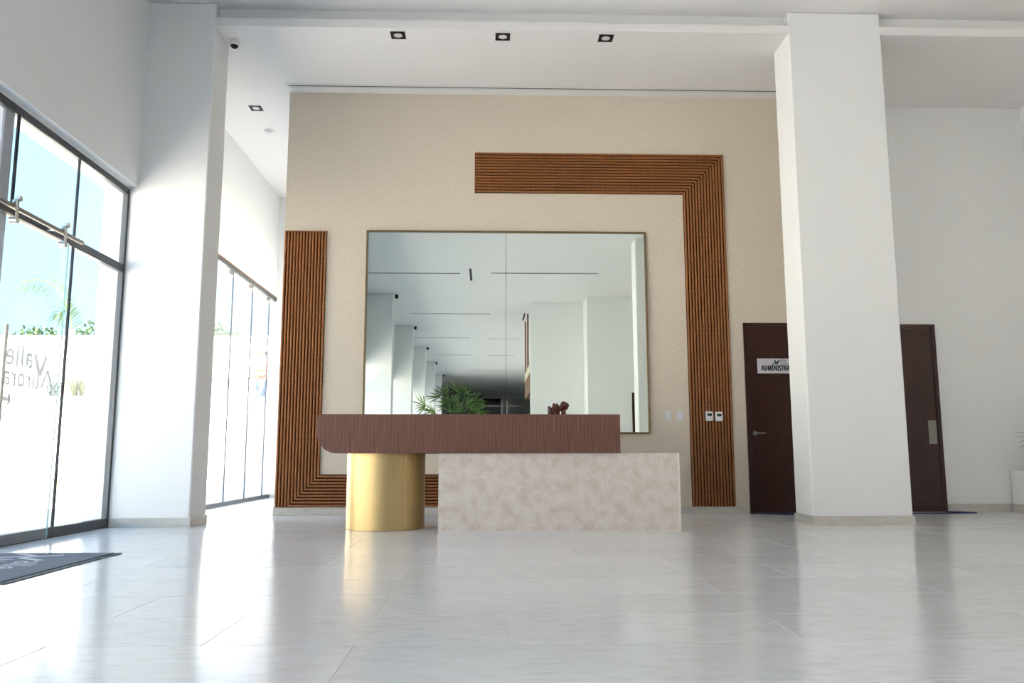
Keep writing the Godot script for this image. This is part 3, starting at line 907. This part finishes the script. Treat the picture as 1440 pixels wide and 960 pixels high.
func floor_things() -> void:
	var m := thing("entrance_mat", "dark grey entrance mat with pale print and a rubber edge by the glass door", "floor mat", Vector3(-3.26, 0, -5.7))
	span(m, "rubber_edge", Vector3(-3.78, 0.0, -6.45), Vector3(-2.755, 0.006, -4.93), M.rubber, 0.003)
	span(m, "pile", Vector3(-3.745, 0.004, -6.42), Vector3(-2.80, 0.012, -4.965), M.carpet, 0.003)
	# print reads from the door side, its lines run along z
	var pr := Node3D.new()
	pr.name = "print"
	m.add_child(pr)
	pr.position = Vector3(-3.3, 0.0122, -5.75) - m.position
	pr.rotation = Vector3(-PI / 2, -PI / 2, 0)
	put(pr, "emblem_stroke", stroke([Vector2(-0.52, 0.2), Vector2(-0.36, -0.03), Vector2(-0.2, 0.2)], 0.05, 0.0006), M.mat_print)
	put(pr, "emblem_stroke", stroke([Vector2(-0.62, -0.2), Vector2(-0.48, 0.02), Vector2(-0.36, -0.2)], 0.04, 0.0006), M.mat_print)
	put(pr, "letters", words("alle", 0.2, 0.0006), M.mat_print, Vector3(-0.18, 0.0, 0))
	put(pr, "letters", words("urora", 0.2, 0.0006), M.mat_print, Vector3(-0.3, -0.24, 0))
	# cables on the floor
	var t := thing("floor_cable", "thin dark blue cable lying on the floor in front of the right door", "cable", Vector3(5.9, 0, -10.6))
	put(t, "cord", tube_mesh([Vector3(5.2, 0.008, -10.47), Vector3(5.6, 0.008, -10.44), Vector3(6.1, 0.008, -10.50), Vector3(6.26, 0.008, -10.52), Vector3(6.25, 0.008, -10.56), Vector3(6.0, 0.008, -10.76)].map(func(v): return v - t.position), [0.008, 0.008, 0.008, 0.008, 0.008, 0.008], 8), M.tape_blue)
	t = thing("floor_cable", "dark blue cable on the floor at the foot of the administration door", "cable", Vector3(3.7, 0, -10.35))
	put(t, "cord", tube_mesh([Vector3(3.42, 0.012, -10.52), Vector3(3.55, 0.012, -10.40), Vector3(3.7, 0.012, -10.32), Vector3(4.3, 0.012, -10.28)].map(func(v): return v - t.position), [0.008, 0.01, 0.012, 0.012], 8), M.tape_blue)
	# planter in the corner
	var p := thing("planter_box", "built-in white planter box at the right edge of the picture", "planter", Vector3(7.2, 0, -10.58))
	span(p, "front", Vector3(6.92, 0.0, -10.26), Vector3(7.486, 0.537, -10.2), M.plaster, 0.004)
	span(p, "side", Vector3(6.92, 0.0, RZ + 0.014), Vector3(6.98, 0.537, -10.26), M.plaster, 0.004)
	span(p, "baseboard", Vector3(6.906, 0.0, -10.2), Vector3(7.486, 0.105, -10.186), M.skirting, 0.002)
	span(p, "baseboard", Vector3(6.906, 0.0, RZ + 0.014), Vector3(6.92, 0.105, -10.2), M.skirting, 0.002)
	span(p, "soil", Vector3(6.98, 0.0, RZ + 0.014), Vector3(7.486, 0.46, -10.26), M.soil)

func plants() -> void:
	# lady palm behind the desk
	var pz := -9.62
	var p := thing("lady_palm", "potted lady palm with fan leaves standing behind the desk", "potted plant", Vector3(-0.32, 0, pz))
	put(p, "pot", lathe([Vector2(0, 0), Vector2(0.15, 0), Vector2(0.2, 0.4), Vector2(0.205, 0.42), Vector2(0.185, 0.42), Vector2(0.18, 0.38), Vector2(0, 0.38)], 32), M.pot_white)
	put(p, "soil", lathe([Vector2(0.181, 0.381), Vector2(0.1, 0.39), Vector2(0, 0.392)], 24), M.soil)
	var leaves := [[-0.40, 1.30, 0.05, -1.35, 2], [-0.30, 1.24, 0.08, -2.0, 2], [-0.24, 1.42, -0.05, -0.8, 0], [-0.16, 1.44, 0.03, -0.35, 0], [-0.12, 1.33, 0.1, -0.1, 0], [-0.02, 1.47, -0.04, 0.2, 0], [0.06, 1.44, 0.02, 0.35, 0], [0.08, 1.30, 0.08, 1.0, 1], [0.16, 1.36, -0.02, 0.9, 0], [0.20, 1.24, 0.06, 1.5, 1], [-0.06, 1.22, 0.12, 0.1, 1]]
	for k in 6:
		var a := TAU * k / 6.0
		var b := Vector3(cos(a) * 0.05, 0.385, sin(a) * 0.04)
		put(p, "cane", tube_mesh([b, b + Vector3(cos(a) * 0.03 - 0.02, 0.4, sin(a) * 0.03), b + Vector3(cos(a) * 0.08 - 0.05, 0.72, sin(a) * 0.06)], [0.011, 0.010, 0.008], 7), M.cane)
	for q in leaves:
		var tip := Vector3(q[0], q[1], q[2])
		var st := begin()
		var root := Vector3(q[0] * 0.3 - 0.04, q[1] - 0.36, q[2] * 0.3)
		var out := Vector3(sin(q[3]), cos(q[3]) * 0.9 + 0.1, 0.25 * signf(q[2])).normalized()
		tube(st, [root, root.lerp(tip, 0.6) + Vector3(0, 0.04, 0), tip], [0.004, 0.0035, 0.003], 5)
		var across := out.cross(Vector3.BACK).normalized()
		var n := 7 + int(rng.randf() * 3.0)
		for i in n:
			var f := (float(i) / (n - 1) - 0.5) * 2.3 + rng.randf_range(-0.1, 0.1)
			var dir := (out * cos(f) + across * sin(f) + Vector3(0, 0, rng.randf_range(-0.35, 0.35))).normalized()
			blade(st, tip, dir, rng.randf_range(0.12, 0.21), 0.015, rng.randf_range(0.0, 0.25), 4, Vector3.BACK)
		put(p, "frond", st.commit(), M["leaf_%d" % int(q[4])])
	# dracaena in the corner planter
	var dr := thing("dracaena", "dark spiky dracaena in the white planter at the right edge", "plant", Vector3(7.22, 0.46, -10.48))
	put(dr, "stem", tube_mesh([Vector3.ZERO, Vector3(0.0, 0.3, 0), Vector3(0.01, 0.52, 0)], [0.02, 0.018, 0.015], 8), M.trunk)
	for i in 22:
		var a := TAU * i / 22.0 * 3.0 + 0.3
		var el := 0.75 - 1.0 * (i / 22.0)
		var st := begin()
		blade(st, Vector3(0.01, 0.5, 0), Vector3(cos(a) * cos(el), sin(el) + 0.25, absf(sin(a)) * cos(el) * 0.5 - 0.1).normalized(), rng.randf_range(0.24, 0.3), 0.03, 0.25, 5)
		put(dr, "leaf", st.commit(), M.leaf_dark)
	var lf := begin()
	for q in [[0.2, 0.05], [0.1, 0.1], [-0.02, 0.15], [-0.22, 0.1]]:
		blade(lf, Vector3(0.0, 0.5, 0.05), Vector3(-1.0, q[0], 0.1).normalized(), 0.5, 0.03, q[1], 5)
	put(dr, "leaf", lf.commit(), M.leaf_dark)

func tuft(at: Vector3, label: String, n: int, h: float, spread: float, wd: float, m: StandardMaterial3D) -> void:
	var o := thing("shrub", label, "shrub", at, "shrubs along the outside wall")
	var st := begin()
	for i in n:
		var a := rng.randf() * TAU
		var tilt := rng.randf_range(0.05, spread)
		blade(st, Vector3(rng.randf_range(-0.12, 0.12), 0, rng.randf_range(-0.08, 0.08)), Vector3(sin(tilt) * cos(a), cos(tilt), sin(tilt) * sin(a)), h * rng.randf_range(0.6, 1.0), wd, 0.12, 4)
	var b := put(o, "blades", st.commit(), m)
	b.set_meta("kind", "stuff")

func bush(at: Vector3, label: String, size: Vector3, trunk_h: float) -> void:
	var o := thing("tree", label, "tree", at, "trees behind the outside wall")
	put(o, "trunk", tube_mesh([Vector3.ZERO, Vector3(0.05, trunk_h * 0.5, 0), Vector3(0, trunk_h, 0)], [0.1, 0.08, 0.05], 8), M.trunk)
	var st := begin()
	for i in 420:
		var v := Vector3(rng.randfn(), rng.randfn(), rng.randfn()).normalized() * pow(rng.randf(), 0.4)
		var c := Vector3(0, trunk_h, 0) + v * size
		var d := Vector3(rng.randfn(), rng.randfn() + 0.5, rng.randfn()).normalized()
		blade(st, c, d, rng.randf_range(0.14, 0.26), 0.11, 0.2, 2)
	var f := put(o, "foliage", st.commit(), M.crown)
	f.set_meta("kind", "stuff")

func outside() -> void:
	shell("ground_outside", Vector3(-60, -0.25, -60), Vector3(-4.25, -0.03, 60), M.paving, "pale sunlit paving outside the glass")
	shell("ground_behind", Vector3(-4.25, -0.25, -60), Vector3(40, -0.21, -18.3), M.paving, "pale paving behind the building")
	shell("wall_terrace", Vector3(-40, -0.03, -19.75), Vector3(-3.2, 2.135, -19.5), M.outer_wall, "sunlit white retaining wall outside, the lower of two", 0.01)
	shell("ground_terrace", Vector3(-40, -0.03, -26), Vector3(-3.2, 1.6, -19.75), M.paving, "raised terrace behind the outside retaining wall")
	shell("wall_boundary", Vector3(-40, -0.03, -26.3), Vector3(10, 4.53, -26), M.outer_wall, "tall sunlit white boundary wall outside", 0.01)
	shell("wall_bounce_left", Vector3(-16.6, -0.03, -19.5), Vector3(-16.3, 4.53, 50), M.outer_wall, "tall unseen white wall along the forecourt, added to bounce sunlight into the lobby", 0.01)  # added wall out of view, throws sunlight sideways through the glass
	# raised bed on the terrace
	var bed := thing("planting_bed", "raised white planting bed on the outside terrace", "planter", Vector3(-11.5, 1.6, -20.2))
	span(bed, "kerb", Vector3(-16, 1.6, -20.65), Vector3(-9.0, 2.1, -20.55), M.outer_wall, 0.01)
	span(bed, "soil", Vector3(-16, 1.6, -20.55), Vector3(-9.0, 2.08, -19.76), M.rock)
	tuft(Vector3(-10.52, 2.085, -20.2), "blue-grey agave in the outside bed seen through the sliding door", 16, 0.75, 0.4, 0.09, M.agave)
	tuft(Vector3(-12.1, 2.085, -20.1), "low green shrub in the outside bed left of the rock", 40, 0.5, 1.0, 0.05, M.grass)
	tuft(Vector3(-9.95, 2.085, -20.25), "tall grassy shrub in the outside bed right of the agave", 60, 0.85, 0.3, 0.03, M.grass)
	tuft(Vector3(-9.25, 2.085, -20.1), "spiky grass at the right end of the outside bed", 50, 0.7, 0.5, 0.03, M.grass)
	var rk := []
	for q in [[-0.2, 0.0, 0.0, 0.16], [0.05, 0.06, 0.0, 0.2], [0.25, -0.02, 0.05, 0.15]]:
		rk.append([Vector3(q[0], q[1], q[2]), Vector3(q[0] + 0.1, q[1] + 0.02, q[2]), q[3], q[3] * 0.8])
	solo("boulder", body(rk, 0.03, 0.06), M.rock, "pale rounded boulder in the outside bed", "rock", Vector3(-11.08, 2.27, -19.98))
	# bench block on the paving
	solo("bench_block", box(Vector3(1.9, 0.5, 0.5), 0.02), M.bench_cream, "low cream bench block on the paving seen through the sliding door", "bench", Vector3(-8.13, 0.22, -14.05))
	# palm
	var p := thing("palm_tree", "young palm tree behind the terrace seen through the glass door", "palm tree", Vector3(-10.75, 1.6, -21.3))
	put(p, "trunk", tube_mesh([Vector3.ZERO, Vector3(0.03, 1.2, 0), Vector3(0.0, 2.4, 0)], [0.13, 0.1, 0.08], 10), M.trunk)
	for q in [[-0.75, 2.4, 1.25], [-0.2, 1.2, 1.0]]:
		var st := begin()
		var pts := []
		for i in 11:
			var t := i / 10.0
			pts.append(Vector3(0, 2.4, 0) + Vector3(q[0] * 1.5 * t * t + q[0] * 0.35 * t, q[1] * t - q[2] * t * t * t, 0.15 * t))
		tube(st, pts, pts.map(func(v): return 0.02), 5)
		for i in range(1, 11):
			for k in 3:
				var c: Vector3 = pts[i - 1].lerp(pts[i], k / 3.0)
				var along: Vector3 = (pts[i] - pts[i - 1]).normalized()
				for s in [-1.0, 1.0]:
					var dir: Vector3 = (along * 0.7 + along.cross(Vector3.BACK) * s * 0.8 + Vector3(0, -0.25, 0.2 * s)).normalized()
					blade(st, c, dir, 0.55 * (1.15 - i * 0.06), 0.04, 0.35, 3)
		put(p, "frond", st.commit(), M.crown)
	bush(Vector3(-15.3, 0, -28), "small leafy tree top above the outside wall at the far left", Vector3(0.9, 0.5, 0.7), 4.6)
	bush(Vector3(-13.2, 0, -28), "leafy tree top above the outside wall left of the palm", Vector3(1.0, 0.5, 0.7), 4.75)
	bush(Vector3(-9.2, 0, -28), "leafy tree top above the outside wall seen beside the left pillar", Vector3(0.8, 0.5, 0.7), 4.7)
	# things on the terrace beside the worker
	var bx := thing("utility_cabinet", "grey utility cabinet on the terrace left of the worker", "cabinet", Vector3(-6.5, 1.6, -20.15))
	put(bx, "body", box(Vector3(0.34, 0.98, 0.3), 0.01), M.box_grey, Vector3(0, 0.49, 0))
	put(bx, "lid", box(Vector3(0.4, 0.05, 0.36), 0.01), M.box_grey, Vector3(0, 1.0, 0))
	var tb := thing("work_table", "pale work table on the terrace between cabinet and worker", "table", Vector3(-6.1, 1.6, -20.35))
	put(tb, "top", box(Vector3(0.34, 0.06, 0.5), 0.006), M.plank, Vector3(0, 0.99, 0))
	for sx in [-0.13, 0.13]:
		for sz in [-0.2, 0.2]:
			put(tb, "leg", box(Vector3(0.04, 0.96, 0.04), 0.004), M.plank, Vector3(sx, 0.48, sz))
	worker()

func worker() -> void:
	var w := thing("person", "worker in white helmet and orange vest standing on the outside terrace", "person", Vector3(-5.5, 1.6, -20.1))
	w.rotation.y = -0.9
	# faces +z before turning; right arm reaches forward
	var V := func(x: float, y: float, z: float) -> Vector3: return Vector3(x, y, z)
	var skin := []
	skin.append([V.call(0, 1.60, 0.02), V.call(0, 1.68, 0.0), 0.075, 0.09])
	skin.append([V.call(0, 1.57, 0.045), V.call(0, 1.60, 0.05), 0.05, 0.055])
	skin.append([V.call(0, 1.40, -0.02), V.call(0, 1.56, 0.0), 0.06, 0.055])
	skin.append([V.call(0, 1.05, 0.0), V.call(0, 1.38, -0.01), 0.12, 0.13])
	for s in [-1.0, 1.0]:
		var sh: Vector3 = V.call(0.18 * s, 1.39, -0.01)
		var el: Vector3 = V.call(0.24 * s, 1.12, 0.05)
		var wr: Vector3 = V.call(0.2 * s, 1.02, 0.29) if s < 0 else V.call(0.14, 1.1, 0.27)
		skin.append([V.call(0.1 * s, 1.4, -0.01), sh, 0.07, 0.055])
		skin.append([sh, el, 0.052, 0.04])
		skin.append([el, wr, 0.042, 0.028])
		skin.append([V.call(0.09 * s, 0.95, 0), V.call(0.1 * s, 0.5, 0.02), 0.085, 0.06])
		skin.append([V.call(0.1 * s, 0.5, 0.02), V.call(0.1 * s, 0.1, -0.01), 0.058, 0.04])
	skin.append([V.call(-0.06, 0.98, 0), V.call(0.06, 0.98, 0), 0.12, 0.12])
	put(w, "body", body(skin, 0.016, 0.02), M.skin)
	var face := body([[V.call(0, 1.635, 0.092), V.call(0, 1.605, 0.112), 0.008, 0.014], [V.call(-0.02, 1.57, 0.096), V.call(0.02, 1.57, 0.096), 0.008, 0.008], [V.call(-0.087, 1.63, 0.0), V.call(-0.09, 1.6, 0.005), 0.014, 0.01], [V.call(0.087, 1.63, 0.0), V.call(0.09, 1.6, 0.005), 0.014, 0.01]], 0.005, 0.006)
	put(w, "face", face, M.skin)
	for s in [-1.0, 1.0]:
		var wr: Vector3 = V.call(-0.2, 1.02, 0.29) if s < 0 else V.call(0.14, 1.1, 0.27)
		var h := [[wr + Vector3(0, 0, -0.02), wr + Vector3(0, -0.005, 0.07), 0.026, 0.032]]
		for k in 4:
			var x := (k - 1.5) * 0.021
			var ln: float = [0.062, 0.075, 0.07, 0.055][k]
			var kn := wr + Vector3(x, 0.0, 0.085)
			h.append([kn, kn + Vector3(x * 0.2, -0.01, ln * 0.6), 0.0095, 0.009])
			h.append([kn + Vector3(x * 0.2, -0.01, ln * 0.6), kn + Vector3(x * 0.2, -0.035, ln * 0.95), 0.009, 0.0075])
		h.append([wr + Vector3(-0.025 * s, 0, 0.03), wr + Vector3(-0.055 * s, -0.01, 0.07), 0.012, 0.01])
		h.append([wr + Vector3(-0.055 * s, -0.01, 0.07), wr + Vector3(-0.052 * s, -0.02, 0.1), 0.01, 0.008])
		put(w, "hand", body(h, 0.004, 0.006), M.skin)
	var shirt := [[V.call(0, 0.98, 0), V.call(0, 1.34, -0.01), 0.145, 0.15], [V.call(-0.05, 1.0, 0), V.call(0.05, 1.0, 0), 0.145, 0.145], [V.call(-0.14, 1.39, -0.01), V.call(0.14, 1.39, -0.01), 0.085, 0.085], [V.call(-0.08, 1.25, 0), V.call(0.08, 1.25, 0), 0.13, 0.13]]
	for s in [-1.0, 1.0]:
		shirt.append([V.call(0.18 * s, 1.39, -0.01), V.call(0.235 * s, 1.15, 0.045), 0.072, 0.06])
	put(w, "shirt", body(shirt, 0.016, 0.03), M.vest)
	put(w, "reflective_band", lathe([Vector2(0.165, 0), Vector2(0.215, 0.0), Vector2(0.22, 0.025), Vector2(0.215, 0.05), Vector2(0.165, 0.05)], 28), M.vest_stripe, Vector3(0, 1.1, 0))
	w.get_node("reflective_band").scale = Vector3(0.98, 1, 0.74)
	var tr := [[V.call(-0.05, 0.95, 0), V.call(0.05, 0.95, 0), 0.15, 0.15]]
	for s in [-1.0, 1.0]:
		tr.append([V.call(0.085 * s, 0.92, 0), V.call(0.1 * s, 0.5, 0.02), 0.11, 0.085])
		tr.append([V.call(0.1 * s, 0.5, 0.02), V.call(0.1 * s, 0.09, -0.01), 0.085, 0.075])
	put(w, "trousers", body(tr, 0.018, 0.02), M.denim)
	for s in [-1.0, 1.0]:
		put(w, "boot", body([[V.call(0.1 * s, 0.045, -0.03), V.call(0.11 * s, 0.045, 0.14), 0.048, 0.042], [V.call(0.1 * s, 0.05, -0.01), V.call(0.1 * s, 0.14, -0.01), 0.05, 0.05]], 0.012, 0.02), M.boot)
	put(w, "hair", body([[V.call(0, 1.66, -0.03), V.call(0, 1.7, -0.01), 0.083, 0.088]], 0.01, 0.02), M.hair)
	var hp := [Vector2(0.15, 0.0), Vector2(0.155, 0.008), Vector2(0.118, 0.016)]
	for i in 8:
		var a := PI / 2.0 * i / 7.0
		hp.append(Vector2(0.115 * cos(a), 0.018 + 0.105 * sin(a)))
	put(w, "helmet", lathe(hp, 28), M.helmet, Vector3(0, 1.675, 0.005))

func hall_behind() -> void:
	var W: StandardMaterial3D = M.plaster
	shell("wall_hall_block", Vector3(1.43, 0, 5.97), Vector3(3.196, TOP, 6.27), W, "white wall block of the hall seen in the middle of the mirror")
	shell("wall_front", Vector3(3.196, 0, 4.95), Vector3(7.5, TOP, 6.27), W, "white wall of the hall seen at the right of the mirror")
	var d := thing("door_5", "narrow dark door seen in the mirror beside the pillar reflection", "", Vector3(4.9, 0, 4.95), "", "structure")
	span(d, "leaf", Vector3(4.60, 0.0, 4.92), Vector3(5.4, 2.75, 4.95), M.door_wood, 0.003)
	shell("wall_hall_right", Vector3(5.0, 0, 6.27), Vector3(5.3, TOP, 47.0), M.plaster, "long white side wall of the hall seen in the mirror")
	shell("wall_hall_end", Vector3(-4.25, 0, 47.0), Vector3(5.3, TOP, 47.3), M.far_grey, "grey end wall of the hall seen in the mirror")
	shell("wall_hall_left", Vector3(-4.25, 0, 30.7), Vector3(-3.86, TOP, 47.0), M.far_grey, "grey closed side wall at the far end of the hall")
	# timber front of the gallery
	var g := thing("gallery_front", "gallery front with wood posts and brown beam seen in the mirror", "gallery", Vector3(1.5, 0, 12))
	for z in [8.2, 10.0]:
		span(g, "post", Vector3(1.42, 3.85, z), Vector3(1.48, TOP - 0.001, z + 0.06), M.cladding, 0.004)
	span(g, "fascia", Vector3(1.42, 3.55, 6.275), Vector3(4.99, 3.85, 10.3), M.beam_cream, 0.004)
	span(g, "beam", Vector3(1.43, 2.9, 6.275), Vector3(4.99, 3.55, 10.3), M.beam_brown, 0.004)
	# dark glazed opening at the end
	var e := thing("window_8", "dark glazed opening with bright posts at the far end of the mirrored hall", "", Vector3(0.4, 0, 46.9), "", "structure")
	span(e, "opening", Vector3(-0.35, 2.6, 46.95), Vector3(1.1, 5.5, 47.0), M.far_glass)
	for x in [1.16, 1.62]:
		span(e, "post", Vector3(x - 0.05, 0, 46.8), Vector3(x + 0.05, 5.4, 46.9), M.steel)
	span(e, "rail", Vector3(-0.35, 4.86, 46.82), Vector3(2.6, 4.94, 46.88), M.steel)
